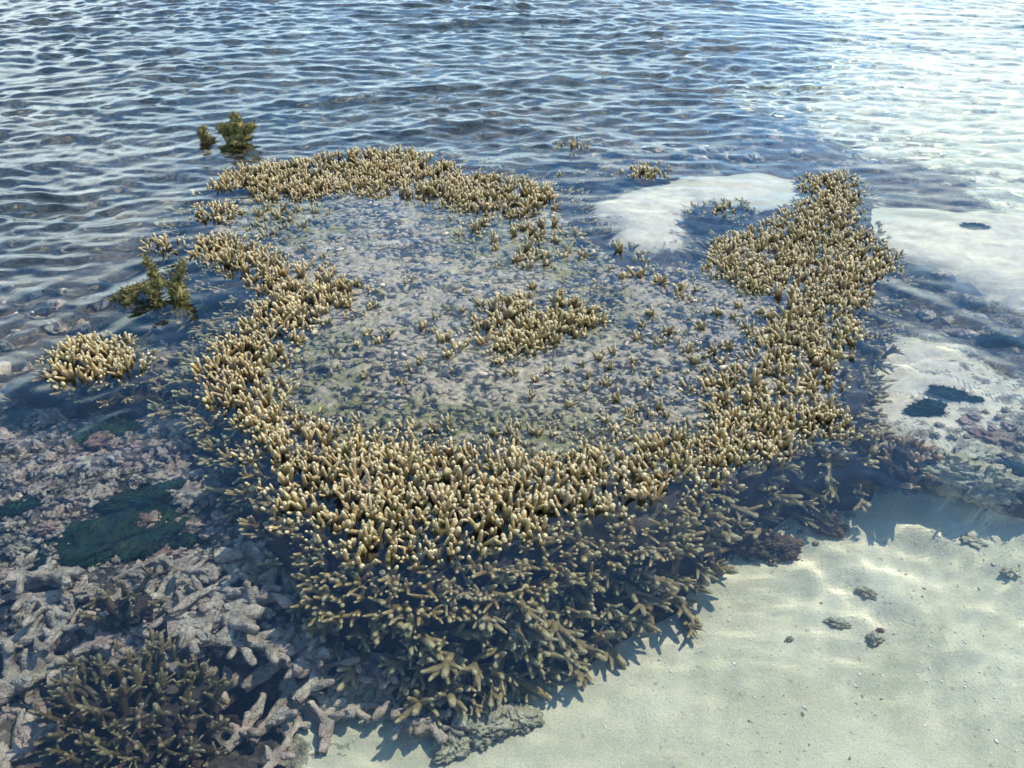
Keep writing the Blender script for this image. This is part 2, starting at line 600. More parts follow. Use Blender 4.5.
def axis(segs):
    """Grid lines: (start, stop, step) with geometric growth to far out on both ends."""
    out = []
    for a, b, s in segs:
        out += list(np.arange(a, b, s))
    a0, b0 = out[0], out[-1]
    g, s = [], 0.03
    p = b0
    while p < b0 + 900:
        s *= 1.35
        p += s
        g.append(p)
    h, s = [], 0.03
    p = a0
    while p > a0 - 900:
        s *= 1.35
        p -= s
        h.append(p)
    return np.array(h[::-1] + out + g)


def grid(xs, ys):
    X, Y = np.meshgrid(xs, ys)
    n, m = X.shape
    i = np.arange(n * m).reshape(n, m)
    F = np.stack([i[:-1, :-1], i[:-1, 1:], i[1:, 1:], i[1:, :-1]], -1).reshape(-1, 4)
    return X, Y, F


xs = axis([(-3.6, -1.5, .03), (-1.5, 1.6, .011), (1.6, 3.6, .03)])
ys = axis([(.5, .85, .03), (.85, 2.6, .010), (2.6, 4.0, .02), (4.0, 7.5, .04)])
X, Y, F = grid(xs, ys)
bz, bs, bw = bed_fields(X.ravel(), Y.ravel())
far = sstep(12, 60, np.hypot(X.ravel(), Y.ravel()))
bz = bz * (1 - far) + far * -0.6
o = link('seabed', mesh_np('seabed', np.stack([X.ravel(), Y.ravel(), bz], -1), F, M_BED, {'sand': bs, 'weed': bw, 'clean': clean_sand(X.ravel(), Y.ravel())}))
tag(o, 'pale sand and dark coral rubble bottom under shallow water', kind='structure')

# ------------------------------------------------------------------ the water
# picture x, picture y, wave strength, ripple strength
WAVE = [
    (100, 20, 1.0, 1.3), (500, 20, 1.0, 1.3), (900, 20, .5, .7), (100, 100, 1.0, 1.3), (400, 90, 1.0, 1.3), (700, 90, 1.0, 1.3), (950, 110, .32, .45), (60, 190, .9, 1.1), (200, 160, .7, 1.0), (450, 135, .75, .6), (600, 130, .8, .7), (850, 140, .35, .45),
    (600, 175, .4, .5), (800, 165, .45, .5), (950, 190, .38, .5), (940, 250, .25, .4), (1000, 290, .35, .4), (650, 215, .12, .5), (30, 260, .7, .6), (120, 290, .5, .5), (60, 330, .45, .5), (180, 340, .25, .4), (30, 420, .3, .4), (130, 430, .25, .35), (150, 510, .16, .3), (40, 560, .14, .3), (60, 700, .10, .25), (250, 620, .06, .2),
    (300, 180, .25, .5), (400, 230, .07, .8), (500, 260, .06, .7), (450, 320, .05, .7), (550, 380, .04, .6), (650, 350, .05, .65), (350, 350, .06, .6), (400, 480, .02, .2), (600, 480, .02, .2), (230, 400, .12, .3), (230, 260, .2, .4),
    (700, 250, .12, .4), (800, 260, .10, .3), (760, 350, .06, .3), (870, 320, .25, .3), (900, 400, .12, .25), (980, 420, .14, .25), (850, 470, .15, .2), (950, 520, .07, .14), (780, 520, .06, .16), (700, 600, .014, .07), (900, 650, .012, .05), (520, 650, .03, .12), (500, 740, .025, .1), (1000, 740, .02, .07),
]
WP = np.array([at(a, b)[:2] for a, b, _, _ in WAVE])
WV = np.array([w[2:] for w in WAVE])


def water_z(x, y):
    na, nb, den = 0, 0, 0
    for (px, py), (va, vb) in zip(WP, WV):
        s = 0.12 + 0.06 * py
        w = 1.0 / (((x - px) ** 2 + (y - py) ** 2) / s ** 2 + 0.3) ** 2
        den = den + w
        na = na + w * va
        nb = nb + w * vb
    gust = 0.45 + 1.1 * fbm(x, y, .9, 3, 21.0)
    A, B = na / den * gust, nb / den * gust
    rg = np.random.default_rng(3)
    wx = x + 0.16 * (fbm(x, y, 1.7, 2, 4.4) - 0.5)
    wy = y + 0.16 * (fbm(x, y, 1.7, 2, 7.4) - 0.5)
    h = np.zeros_like(x)
    for i in range(30):
        L = math.exp(rg.uniform(math.log(.11), math.log(.60)))
        cx, cy = rg.normal(0.0, 2.2), rg.normal(-0.8, 1.2)
        r = np.hypot(wx - cx, wy - cy)
        ph = 2 * np.pi / L * r + rg.uniform(0, 6.28)
        env = np.clip(2.2 * (fbm(x, y, 1.3 / L ** .6, 2, 11.0 + 3 * i) - 0.32), 0, 1.4)
        c = np.cos(ph)
        h += A * env * (L ** 1.0) * 0.0054 * (c + 0.34 * np.cos(2 * ph) + .12 * np.cos(3 * ph))
    for i in range(24):
        L = math.exp(rg.uniform(math.log(.05), math.log(.17)))
        t = rg.normal(1.57, .42)
        ph = 2 * np.pi / L * (wx * math.cos(t) + wy * math.sin(t)) + rg.uniform(0, 6.28)
        env = np.clip(3.6 * (fbm(x * .6, y * 1.3, 2.4, 3, 61.0 + 3 * i) - 0.42), 0, 1.9)
        h += A * env * L * 0.0128 * (np.cos(ph) + .30 * np.cos(2 * ph))
    for i in range(22):
        L = math.exp(rg.uniform(math.log(.030), math.log(.12)))
        if rg.random() < .65:
            cx, cy = rg.normal(0.0, 1.2), rg.normal(-0.4, 1.2)
            r = np.hypot(wx - cx, wy - cy)
        else:
            t = rg.uniform(0, 6.28)
            r = wx * math.cos(t) + wy * math.sin(t)
        ph = 2 * np.pi / L * r + rg.uniform(0, 6.28)
        env = np.clip(2.4 * (fbm(x, y, 2.2, 2, 31.0 + 5 * i) - 0.38), 0, 1.3)
        h += B * env * L * 0.0062 * np.cos(ph)
    # single ripples that run in past the side of the reef
    for (p0, p1, hh, wid) in RIPPLES:
        a, b = np.array(at(*p0)[:2]), np.array(at(*p1)[:2])
        ab = b - a
        L2 = ab @ ab
        t = ((x - a[0]) * ab[0] + (y - a[1]) * ab[1]) / L2
        d = ((x - a[0]) * -ab[1] + (y - a[1]) * ab[0]) / math.sqrt(L2)
        d = d + 0.03 * (fbm(x, y, 4, 2, 2.2) - .5) + 0.05 * (t - .5) ** 2
        e = np.exp(-((np.clip(np.abs(t - .5) - .38, 0, 9)) / .16) ** 2)
        h += hh * e * (np.exp(-(d / wid) ** 2) - 0.55 * np.exp(-((d - 1.9 * wid) / wid) ** 2))
    return h * (1 - 0.8 * sstep(14, 40, np.hypot(x, y)))


RIPPLES = [((800, 432), (960, 530), .0013, .026), ((860, 275), (1040, 350), .0026, .03), ((840, 305), (1030, 375), .0016, .025), ((0, 345), (200, 258), .0045, .03), ((0, 395), (170, 300), .003, .025),
           ((20, 470), (130, 410), .0018, .018), ((100, 540), (200, 470), .0014, .016)]
xs = axis([(-4.4, -1.7, .018), (-1.7, 1.8, .010), (1.8, 4.4, .018)])
ys = axis([(.4, .85, .03), (.85, 2.4, .009), (2.4, 4.2, .012), (4.2, 7.6, .0155)])
X, Y, F = grid(xs, ys)
wz = water_z(X.ravel(), Y.ravel())
WATER = link('water', mesh_np('water', np.stack([X.ravel(), Y.ravel(), wz], -1), F, M_WATER))
tag(WATER, 'clear rippled sea water over the reef flat', kind='structure')


# ------------------------------------------------------------------ coral branch shapes
def rnd_dir(tilt, az):
    return Vector((math.sin(tilt) * math.cos(az), math.sin(tilt) * math.sin(az), math.cos(tilt)))


def finger(sh, p, d, L, r0, sides, t0, bend=0.25, r1=None):
    """One tapered finger with a rounded tip."""
    d = d.normalized()
    b = Vector((random.uniform(-1, 1), random.uniform(-1, 1), random.uniform(0.0, 1.2))) * bend
    r1 = r1 or r0 * 0.42
    if random.random() < .10:
        L, r1 = L * .6, r0 * .75
    pts, rad = [], []
    for i in range(5):
        f = i / 4
        pts.append(p + d * L * f + b * L * f * f * 0.5)
        rad.append((r0 + (r1 - r0) * f ** 1.15) * random.uniform(.9, 1.12))
    sh.tube(pts, rad, sides, t0, 1.0, wob=.08)


def upright(seed, sides=7):
    """A tuft: short stem that forks into splayed conical fingers; tip height about 0.060."""
    random.seed(1000 + seed)
    sh = Shape()
    r = random.uniform(.0093, .0113)
    sh.tube([(0, 0, -.02), (0, 0, .008), (random.uniform(-.003, .003), random.uniform(-.003, .003), .030)], [r * 1.0, r * 1.15, r * 1.05], sides, 0, .3)
    n = [3, 4, 3, 5, 4, 5, 6][seed % 7]
    a0 = random.uniform(0, 6.28)
    for k in range(n):
        az = a0 + 6.283 * k / n + random.uniform(-.4, .4)
        tilt = random.uniform(.20, .85)
        o = Vector((math.cos(az) * .004, math.sin(az) * .004, random.uniform(.012, .026)))
        finger(sh, o, rnd_dir(tilt, az), random.uniform(.025, .040), r * random.uniform(.70, .92), sides, .12, .45, r * random.uniform(.29, .40))
    if n < 6:
        finger(sh, Vector((0, 0, .024)), rnd_dir(random.uniform(0, .35), random.uniform(0, 6.28)), random.uniform(.022, .034), r * .95, sides, .2, .2, r * .38)
    return sh.arr()


def star(seed, sides=7):
    """A side branch: long axis with spreading branchlets, about 0.10 long."""
    random.seed(2000 + seed)
    sh = Shape()
    r = random.uniform(.0078, .0098)
    L = random.uniform(.075, .105)
    bx, by = random.uniform(-.012, .012), random.uniform(-.012, .012)
    pts = [Vector((bx * f * f, by * f * f, L * f - .02 * (1 - f))) for f in (0, .25, .5, .75, 1)]
    sh.tube(pts, [r * 1.15, r * 1.1, r, r * .88, r * .62], sides, 0, 1)
    n = random.randint(3, 6)
    a0 = random.uniform(0, 6.28)
    for k in range(n):
        f = random.uniform(.38, .82)
        p = Vector((bx * f * f, by * f * f, L * f - .02 * (1 - f)))
        az = a0 + 6.283 * k / n * 1.6
        finger(sh, p, rnd_dir(random.uniform(.6, 1.1), az), random.uniform(.022, .045) * (1.15 - .3 * f), r * .82, sides, .30 + .2 * f, .2)
    return sh.arr()


def stub(seed):
    """A worn-down dead finger, knobbly and low."""
    random.seed(3000 + seed)
    V, F, T = lump(seed + 40, 1, (random.uniform(.006, .016), random.uniform(.005, .010), random.uniform(.005, .009)), .85, 2.4, .25)
    return V, F, T


N_UP, N_ST = 14, 12
UP = [upright(i) for i in range(N_UP)]
ST = [star(i) for i in range(N_ST)]
UP_LO = [upright(i, 5) for i in range(N_UP)]
STUB = [stub(i) for i in range(12)]
random.seed(77)
PROTO = {}


def proto(kind, i, mat):
    k = (kind, i, mat.name)
    if k not in PROTO:
        V, F, T = (UP if kind == 'up' else ST)[i]
        PROTO[k] = mesh_np('branch', V, F, mat, {'tip': T, 'algae': np.zeros(len(V))})
    return PROTO[k]


def scatter(poly, gap, rng, tries=40000, extra=0.0):
    """Points in a plan polygon at least gap apart."""
    lo, hi = poly.min(0) - extra, poly.max(0) + extra
    area = np.prod(hi - lo)
    n = int(min(tries, area / gap ** 2 * 9))
    P = lo + rng.random((n, 2)) * (hi - lo)
    P = P[(sdist(poly, P) > -extra)]
    cell, keep = {}, []
    for p in P:
        c = (int(p[0] // gap), int(p[1] // gap))
        ok = True
        for i in (-1, 0, 1):
            for j in (-1, 0, 1):
                for q in cell.get((c[0] + i, c[1] + j), ()):
                    if (p[0] - q[0]) ** 2 + (p[1] - q[1]) ** 2 < gap * gap:
                        ok = False
        if ok:
            cell.setdefault(c, []).append(p)
            keep.append(p)
    return np.array(keep).reshape(-1, 2)


def in_view(p):
    v = Vector(p) - Vector((0, 0, CAM_H))
    z = v.y * CP - v.z * SP
    if z < .1:
        return False
    x = v.x / z * FPX + 512
    y = 384 - (v.y * SP + v.z * CP) / z * FPX
    return -8 < x < 1032 and -8 < y < 800


EYE = np.array((0, 0, CAM_H))


def make_colony(root, units, mat, limit=300, rest_name='branch_thicket', low=None):
    """units: (kind, index, location, direction, spin, scale, algae). The largest in view become parts, the rest one thicket."""
    loc = Vector(root.location)
    units.sort(key=lambda u: np.linalg.norm(np.array(u[2]) - EYE) / u[5] + 0.6 * u[6])
    m, m2 = Merge(), Merge()
    n = 0
    for kind, i, p, d, spin, s, alg in units:
        M = rot_to(d, spin)
        if n < limit and in_view(p) and alg < .3:
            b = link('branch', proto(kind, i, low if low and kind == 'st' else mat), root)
            b.matrix_basis = Matrix.Translation(Vector(p) - loc) @ M.to_4x4() @ Matrix.Scale(s, 4)
            n += 1
        else:
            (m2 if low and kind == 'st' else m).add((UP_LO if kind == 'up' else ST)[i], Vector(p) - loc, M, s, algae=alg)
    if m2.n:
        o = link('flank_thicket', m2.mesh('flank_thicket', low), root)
        o['kind'] = 'stuff'
    if m.n:
        o = link(rest_name, m.mesh(rest_name, mat), root)
        o['kind'] = 'stuff'


def tuft_units(poly, gap, rng, lo=.002, hi=.026, algae=0.0, smin=.55, smax=.90, out=0.35, drop=0.0, edge=0.05, ragged=.35):
    """Upright tufts standing in a plan polygon with their tips a little above the water."""
    P = scatter(poly, gap, rng)
    if not len(P):
        return []
    S = sdist(poly, P)
    e = 0.01
    gx = (sdist(poly, P + (e, 0)) - S) / e
    gy = (sdist(poly, P + (0, e)) - S) / e
    U = []
    for (x, y), s, a, b in zip(P, S, gx, gy):
        if rng.random() < drop:
            continue
        k = 1 - min(1, s / edge)
        if rng.random() < 1.6 * ragged * (1 if s < .12 else .5) and float(fbm(np.array([x]), np.array([y]), 11, 3, 44.0)[0]) < .47:
            continue
        d = Vector((-a * out * k + rng.normal(0, .16), -b * out * k + rng.normal(0, .16), 1))
        sc_ = rng.uniform(smin, smax)
        top = rng.uniform(lo, hi) * (1 - .45 * k) + .008 - .012 * k
        U.append(('up', int(rng.integers(N_UP)), (x, y, top - .055 * sc_), d, rng.uniform(0, 6.28), sc_, algae * rng.uniform(.4, 1)))
    return U


# ------------------------------------------------------------------ the big colony: live rim round a dead flat top
FOOT = plan([(188, 215), (215, 186), (260, 164), (330, 154), (400, 146), (450, 154), (520, 175), (570, 190), (590, 225), (640, 262), (700, 262), (712, 236), (760, 205), (800, 172), (845, 168), (868, 195), (880, 240), (900, 268), (884, 300), (882, 335), (862, 350), (866, 385), (858, 410), (868, 440), (820, 440), (795, 440), (770, 462), (720, 480), (690, 500), (655, 518), (590, 520), (560, 534), (500, 552), (445, 562), (410, 572), (350, 566), (310, 540), (272, 522), (258, 490), (240, 440), (200, 410), (192, 370), (215, 340), (240, 305), (235, 285), (195, 270), (190, 245)])
# outer foot of the colony wall where it is steep
base_dx, base_dy = .012, .012


def foot_wall(x, y):
    """Height of the colony's dead body."""
    P = np.stack([x, y], -1)
    s = sdist(FOOT, P) + 0.05 * (fbm(x, y, 8, 3, 6.0) - .5)
    top = -.042 + .020 * (fbm(x, y, 14, 3, 9.0) - .5) + .012 * (fbm(x, y, 45, 2, 3.0) - .5)
    out = np.clip(-s, 0, 9)
    steep = 1.9 - .5 * sstep(1.7, 1.3, y) * sstep(.45, .2, x) + 3.0 * sstep(-.12, -.30, x) * sstep(1.9, 1.6, y) + 2.0 * sstep(.16, .34, x)
    z = top - out * steep - .03 * sstep(0, .05, out) + .05 * (fbm(x, y, 20, 3, 2.0) - .5) * sstep(0, .03, out)
    return z


gx = np.arange(FOOT[:, 0].min() - .22, FOOT[:, 0].max() + .22, .012)
gy = np.arange(FOOT[:, 1].min() - .25, FOOT[:, 1].max() + .2, .012)
X, Y, F = grid(gx, gy)
cz = foot_wall(X.ravel(), Y.ravel())
bz = bed_fields(X.ravel(), Y.ravel())[0]
keepv = cz > bz - .02
Fk = F[keepv[F].any(1)]
used = np.unique(Fk)
remap = np.full(len(cz), -1)
remap[used] = np.arange(len(used))
CV = np.stack([X.ravel(), Y.ravel(), np.maximum(cz, bz - .05)], -1)[used]

rg = np.random.default_rng(21)
REEF_LOC = Vector((*FOOT.mean(0), -.3))
reef = thing('coral_colony', REEF_LOC, 'broad tan branching coral colony with a live rim round its dead grey flat top', 'coral')
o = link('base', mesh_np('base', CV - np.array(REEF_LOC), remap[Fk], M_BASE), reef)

units = []
# back rim
units += tuft_units(plan([(206, 188), (235, 170), (300, 159), (360, 152), (400, 149), (431, 156), (470, 173), (520, 180), (556, 190), (562, 206), (512, 222), (470, 214), (440, 205), (360, 194), (300, 199), (262, 204), (230, 200)]), .0205, rg)
units += tuft_units(plan([(190, 207), (225, 200), (242, 212), (225, 224), (196, 222)]), .024, rg)
units += tuft_units(plan([(236, 205), (310, 200), (330, 212), (300, 238), (250, 240), (238, 222)]), .034, rg, -.002, .014, 1.0, .6, .85, drop=.15)
units += tuft_units(plan([(440, 210), (520, 222), (560, 212), (578, 232), (592, 262), (560, 272), (510, 268), (470, 250), (455, 232)]), .032, rg, .000, .022, .35, .6, .9, drop=.15)
# left rim
units += tuft_units(plan([(196, 238), (225, 234), (262, 246), (292, 262), (345, 275), (374, 290), (372, 312), (340, 318), (302, 336), (298, 360), (286, 400), (300, 416), (270, 440), (246, 428), (206, 406), (198, 372), (208, 350), (238, 322), (258, 300), (252, 286), (222, 270), (198, 264)]), .0205, rg)
units += tuft_units(plan([(376, 262), (420, 268), (432, 290), (410, 312), (378, 300)]), .045, rg, -.006, .012, .4, .65, .9, drop=.35)
units += tuft_units(plan([(270, 236), (330, 250), (370, 272), (340, 274), (285, 258)]), .045, rg, -.006, .010, .9, .6, .85, drop=.35)
# front rim
units += tuft_units(plan([(240, 426), (300, 410), (345, 424), (430, 440), (508, 444), (552, 454), (600, 442), (648, 430), (702, 424), (706, 440), (700, 478), (690, 498), (655, 516), (590, 516), (560, 530), (500, 548), (445, 558), (415, 568), (350, 562), (310, 536), (275, 520), (262, 490)]), .0196, rg, .000, .020, smin=.56, smax=.92, ragged=.10)
units += tuft_units(plan([(330, 404), (400, 408), (470, 416), (560, 424), (620, 428), (560, 452), (508, 443), (430, 438), (350, 424)]), .0235, rg, .000, .014, .45, .5, .78, ragged=.45, drop=.12)
units += tuft_units(plan([(290, 360), (350, 352), (372, 370), (340, 400), (296, 410)]), .050, rg, -.008, .006, .8, .5, .8, drop=.35)
# right ridge
units += tuft_units(plan([(800, 176), (845, 170), (862, 192), (862, 226), (892, 248), (906, 268), (878, 284), (876, 300), (860, 318), (872, 336), (850, 352), (846, 380), (838, 402), (866, 430), (840, 436), (800, 430), (770, 458), (724, 466), (700, 470), (700, 428), (690, 384), (730, 366), (752, 358), (750, 318), (760, 300), (706, 272), (712, 240), (760, 226), (790, 206), (806, 192)]), .0208, rg, .000, .020, ragged=.24)
units += tuft_units(plan([(690, 430), (730, 400), (790, 405), (838, 404), (862, 430), (820, 440), (780, 456), (735, 470), (695, 492)]), .0200, rg, .000, .020, ragged=.1)
units += tuft_units(plan([(704, 262), (745, 240), (790, 250), (780, 290), (740, 300), (706, 285)]), .026, rg, .000, .020, ragged=.3)
units += tuft_units(plan([(600, 268), (640, 262), (704, 280), (704, 300), (660, 300), (656, 322), (640, 322), (630, 292), (606, 286)]), .040, rg, -.004, .018, 0.1, .7, 1.0, drop=.2)
units += tuft_units(plan([(664, 330), (698, 332), (696, 344), (664, 342)]), .040, rg, -.004, .014, .1, .7, 1.0)
units += tuft_units(plan([(600, 240), (642, 246), (640, 262), (606, 256)]), .045, rg, -.006, .016, 0, .7, 1.0, drop=.2)
# sparse live fingers over the dead top
units += tuft_units(plan([(320, 340), (420, 300), (480, 250), (640, 300), (740, 320), (700, 400), (600, 430), (450, 400), (340, 400)]), .042, rg, -.006, .008, .3, .42, .7, drop=.4)

units += tuft_units(plan([(690, 300), (752, 300), (752, 372), (700, 384), (660, 372)]), .034, rg, -.002, .014, .25, .5, .8, ragged=.4, drop=.15)
units += tuft_units(plan([(560, 418), (690, 380), (720, 400), (700, 428), (600, 444)]), .028, rg, -.002, .014, .3, .5, .8, ragged=.5, drop=.1)
# steep flanks: spreading branches below the rim
FL = scatter(FOOT, .0195, rg, tries=90000, extra=.34)
S = sdist(FOOT, FL)
e = .01
GX = (sdist(FOOT, FL + (e, 0)) - S) / e
GY = (sdist(FOOT, FL + (0, e)) - S) / e
WZ = foot_wall(FL[:, 0], FL[:, 1])
BZ, BS, _ = bed_fields(FL[:, 0], FL[:, 1])
for (x, y), s, a, b, z, zb in zip(FL, S, GX, GY, WZ, BZ):
    if s > .015 or z < zb + .012 or (y > 2.4 and rg.random() < .5) or (x > .25 and rg.random() < .45):
        continue
    zz = rg.uniform(max(zb + .03, z - .04), min(-.090, z + .01)) if max(zb + .03, z - .04) < min(-.090, z + .01) else min(z, -.090)
    k = min(1, -s / .06)
    d = Vector((-a + rg.normal(0, .5), -b + rg.normal(0, .5), 1.15 - .55 * k + rg.normal(0, .35)))
    units.append(('st', int(rg.integers(N_ST)), (x + a * .02, y + b * .02, zz), d, rg.uniform(0, 6.28), rg.uniform(.62, .92) if s > -.035 else rg.uniform(.8, 1.2), 0.0))
    if y < 1.9 and zz < -.10:
        d2 = Vector((-a + rg.normal(0, .5), -b + rg.normal(0, .5), rg.uniform(-.1, .7)))
        units.append(('st', int(rg.integers(N_ST)), (x + rg.normal(0, .012), y + rg.normal(0, .012), zz + rg.uniform(-.04, .015)), d2, rg.uniform(0, 6.28), rg.uniform(.6, 1.0), 0.0))
# just under the surface at the rim the tufts run on into the flank
RB = scatter(FOOT, .0215, rg, tries=90000, extra=.06)
RS = sdist(FOOT, RB)
RX, RY = (sdist(FOOT, RB + (e, 0)) - RS) / e, (sdist(FOOT, RB + (0, e)) - RS) / e
for (x, y), s, a, b in zip(RB, RS, RX, RY):
    if s > .012 or (y > 2.2 and rg.random() < .6) or ((x < -.36 or x > .34) and (s < -.028 or rg.random() < .45)):
        continue
    k = min(1, max(0, .012 - s) / .07)
    sc_ = rg.uniform(.6, .95)
    units.append(('up', int(rg.integers(N_UP)), (x, y, -.004 - .050 * k - .055 * sc_ + rg.normal(0, .004)), Vector((-a * (.3 + .7 * k) + rg.normal(0, .2), -b * (.3 + .7 * k) + rg.normal(0, .2), 1)), rg.uniform(0, 6.28), sc_, 0.0))
print('reef units', len(units))
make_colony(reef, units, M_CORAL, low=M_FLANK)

# crust of the dead flat top: a worn, pitted sheet just under the surface
TOPC = plan([(212, 205), (300, 180), (420, 175), (540, 200), (580, 230), (620, 262), (700, 268), (760, 230), (830, 200), (870, 260), (850, 340), (830, 400), (770, 440), (700, 470), (560, 480), (420, 480), (300, 460), (240, 410), (240, 370), (300, 320), (262, 280), (215, 250)])
gx = np.arange(TOPC[:, 0].min() - .02, TOPC[:, 0].max() + .02, .0045)
gy = np.arange(TOPC[:, 1].min() - .02, TOPC[:, 1].max() + .02, .0052)
X, Y, F = grid(gx, gy)
xf, yf = X.ravel(), Y.ravel()
sd = sdist(TOPC, np.stack([xf, yf], -1)) + .07 * (fbm(xf, yf, 9, 3, 5.5) - .5)
wx_, wy_ = xf + .012 * (fbm(xf, yf, 40, 2, 1.1) - .5), yf + .012 * (fbm(xf, yf, 40, 2, 2.1) - .5)
knob = fbm(wx_, wy_, 62, 2, 3.3)
mid_ = fbm(wx_, wy_, 21, 3, 6.6)
big = fbm(xf, yf, 6, 3, 9.9)
pit = sstep(.40, .33, knob * .65 + mid_ * .35) + .8 * sstep(.40, .33, mid_)
ck = -.0150 + .016 * (knob - .5) + .014 * (mid_ - .5) + .012 * (big - .5) - .024 * np.clip(pit, 0, 1.3) + .006 * (fbm(xf, yf, 130, 2, 8.0) - .5)
ck = np.minimum(ck, -.0045) - .05 * sstep(.03, -.02, sd)
kf = (sd > -.02)[F].all(1)
us = np.unique(F[kf])
rm = np.full(len(xf), -1)
rm[us] = np.arange(len(us))
ALGP = [plan([(300, 395), (420, 400), (560, 415), (690, 430), (640, 450), (480, 450), (330, 430)]), plan([(230, 200), (330, 200), (340, 230), (250, 250)]), plan([(430, 205), (600, 240), (590, 280), (460, 255)]), plan([(290, 340), (360, 330), (360, 400), (290, 410)]), plan([(560, 290), (620, 290), (620, 330), (580, 340)])]
pc = np.stack([xf[us], yf[us]], -1)
alc = np.clip(np.max([sstep(-.08, .03, sdist(q, pc)) for q in ALGP], axis=0), 0, 1)
o = link('crust', mesh_np('crust', np.stack([xf, yf, ck], -1)[us] - np.array(REEF_LOC), rm[F[kf]], M_STUB, {'algae': alc}), reef)
o['label'] = 'pitted grey dead crust just under the water'

# worn dead stubs over the flat top
TOPP = plan([(212, 205), (300, 180), (420, 175), (540, 200), (580, 230), (620, 262), (700, 268), (760, 230), (830, 200), (870, 260), (850, 340), (830, 400), (770, 440), (700, 470), (560, 480), (420, 480), (300, 460), (240, 410), (240, 370), (300, 320), (262, 280), (215, 250)])
P = scatter(TOPP, .0150, rg, tries=90000)
m = Merge()
px_alg = fbm(P[:, 0], P[:, 1], 5, 3, 12.0)
hh = fbm(P[:, 0], P[:, 1], 11, 3, 1.5)
ALGP = [plan([(300, 395), (420, 400), (560, 415), (690, 430), (640, 450), (480, 450), (330, 430)]), plan([(230, 200), (330, 200), (340, 230), (250, 250)]), plan([(430, 205), (600, 240), (590, 280), (460, 255)]), plan([(290, 340), (360, 330), (360, 400), (290, 410)]), plan([(560, 290), (620, 290), (620, 330), (580, 340)])]
near = np.max([sstep(-.08, .03, sdist(q, P)) for q in ALGP], axis=0)
for (x, y), a, h, nr in zip(P, px_alg, hh, near):
    if rg.random() < .25:
        continue
    z = min(-.0125, -.0165 + .024 * (h - .5) + rg.normal(0, .0035))
    m.add(STUB[int(rg.integers(12))], Vector((x, y, z)) - REEF_LOC, rot_to((rg.normal(0, .25), rg.normal(0, .25), 1), rg.uniform(0, 6.28)), rg.uniform(.6, 1.35), algae=min(1, .95 * nr + .5 * max(0, a - .55)))
o = link('dead_top', m.mesh('dead_top', M_STUB), reef)
o['kind'] = 'stuff'
o['label'] = 'worn grey dead coral stubs just under the water'
print('stubs', len(P))


# ------------------------------------------------------------------ smaller colonies
def small_colony(poly, label, group=None, gap=.034, mat=M_CORAL, flank=0, depth=None, lo=.002, hi=.020, seed=1, smin=.56, smax=.9, name='coral_colony', drop=0.0, body=True, edge=.05, ragged=0.0):
    rr = np.random.default_rng(seed)
    pl = plan(poly)
    c = pl.mean(0)
    zb = bed_z(*c) if depth is None else depth
    root = thing(name, (c[0], c[1], zb), label, 'coral', group)
    U = tuft_units(pl, gap, rr, lo, hi, 0, smin, smax, out=.6, edge=edge, drop=drop, ragged=ragged)
    if flank:
        FLp = scatter(pl, .034, rr, extra=.03)
        for x, y in FLp:
            s = float(sdist(pl, np.array([[x, y]]))[0])
            if s < .012:
                dv = Vector((x - c[0], y - c[1], 0)).normalized()
                U.append(('st', int(rr.integers(N_ST)), (x - dv.x * .05, y - dv.y * .05, max(zb + .02, -.07 + s * .9 + rr.normal(0, .01))), dv + Vector((rr.normal(0, .2), rr.normal(0, .2), .75 + s * 6)), rr.uniform(0, 6.28), rr.uniform(.5, .7), 0.0))
    if body:
        r = np.sqrt(((pl - c) ** 2).sum(1)).mean()
        V, F_, T = lump(seed + 3, 3, (np.ptp(pl[:, 0]) * .46 + .02, np.ptp(pl[:, 1]) * .46 + .02, -zb * .8 - .02), .25, 1.8, .12)
        b = link('base', mesh_np('base', V, F_, M_BASE), root)
        b.location = (0, 0, .01)
    make_colony(root, U, mat)
    return root


small_colony([(40, 360), (58, 346), (92, 334), (126, 338), (150, 356), (146, 372), (112, 384), (74, 385), (48, 376)], 'small tan coral colony standing alone in water beside the dark rubble', flank=1, seed=5, gap=.0205, edge=.03)
small_colony([(142, 240), (160, 234), (188, 238), (190, 248), (168, 253), (146, 251)], 'small tan coral tuft off the rim, behind the sprawling dark snag', seed=6, gap=.028)
small_colony([(474, 340), (484, 306), (520, 294), (570, 296), (606, 312), (598, 334), (545, 346), (526, 354), (492, 362)], 'tan coral patch growing in the middle of the grey flat top', seed=7, gap=.0205, hi=.024, lo=.004, edge=.03, ragged=.25, body=False, depth=-.06)
small_colony([(436, 342), (452, 336), (458, 350), (442, 356)], 'tiny tan coral tuft beside the middle patch on the flat top', seed=8, gap=.030, edge=.01, lo=.008, body=False, depth=-.06)
small_colony([(622, 172), (640, 164), (664, 165), (668, 174), (640, 179)], 'tan coral tuft in rippled water behind the white sand patch', seed=9, gap=.028, lo=.010, hi=.028)
small_colony([(552, 146), (570, 140), (588, 142), (586, 149), (560, 151)], 'half drowned reddish tan coral tuft out in the ripples', seed=10, gap=.034, lo=.006, hi=.024)
small_colony([(560, 172), (600, 166), (620, 172), (600, 180), (570, 180)], 'low drowned tan coral beside the tuft behind the sand patch', seed=15, gap=.04, lo=-.008, hi=.014)
small_colony([(690, 206), (720, 200), (750, 202), (748, 212), (716, 216), (692, 214)], 'low tan coral strip along the edge of the white sand patch', seed=12, gap=.030)


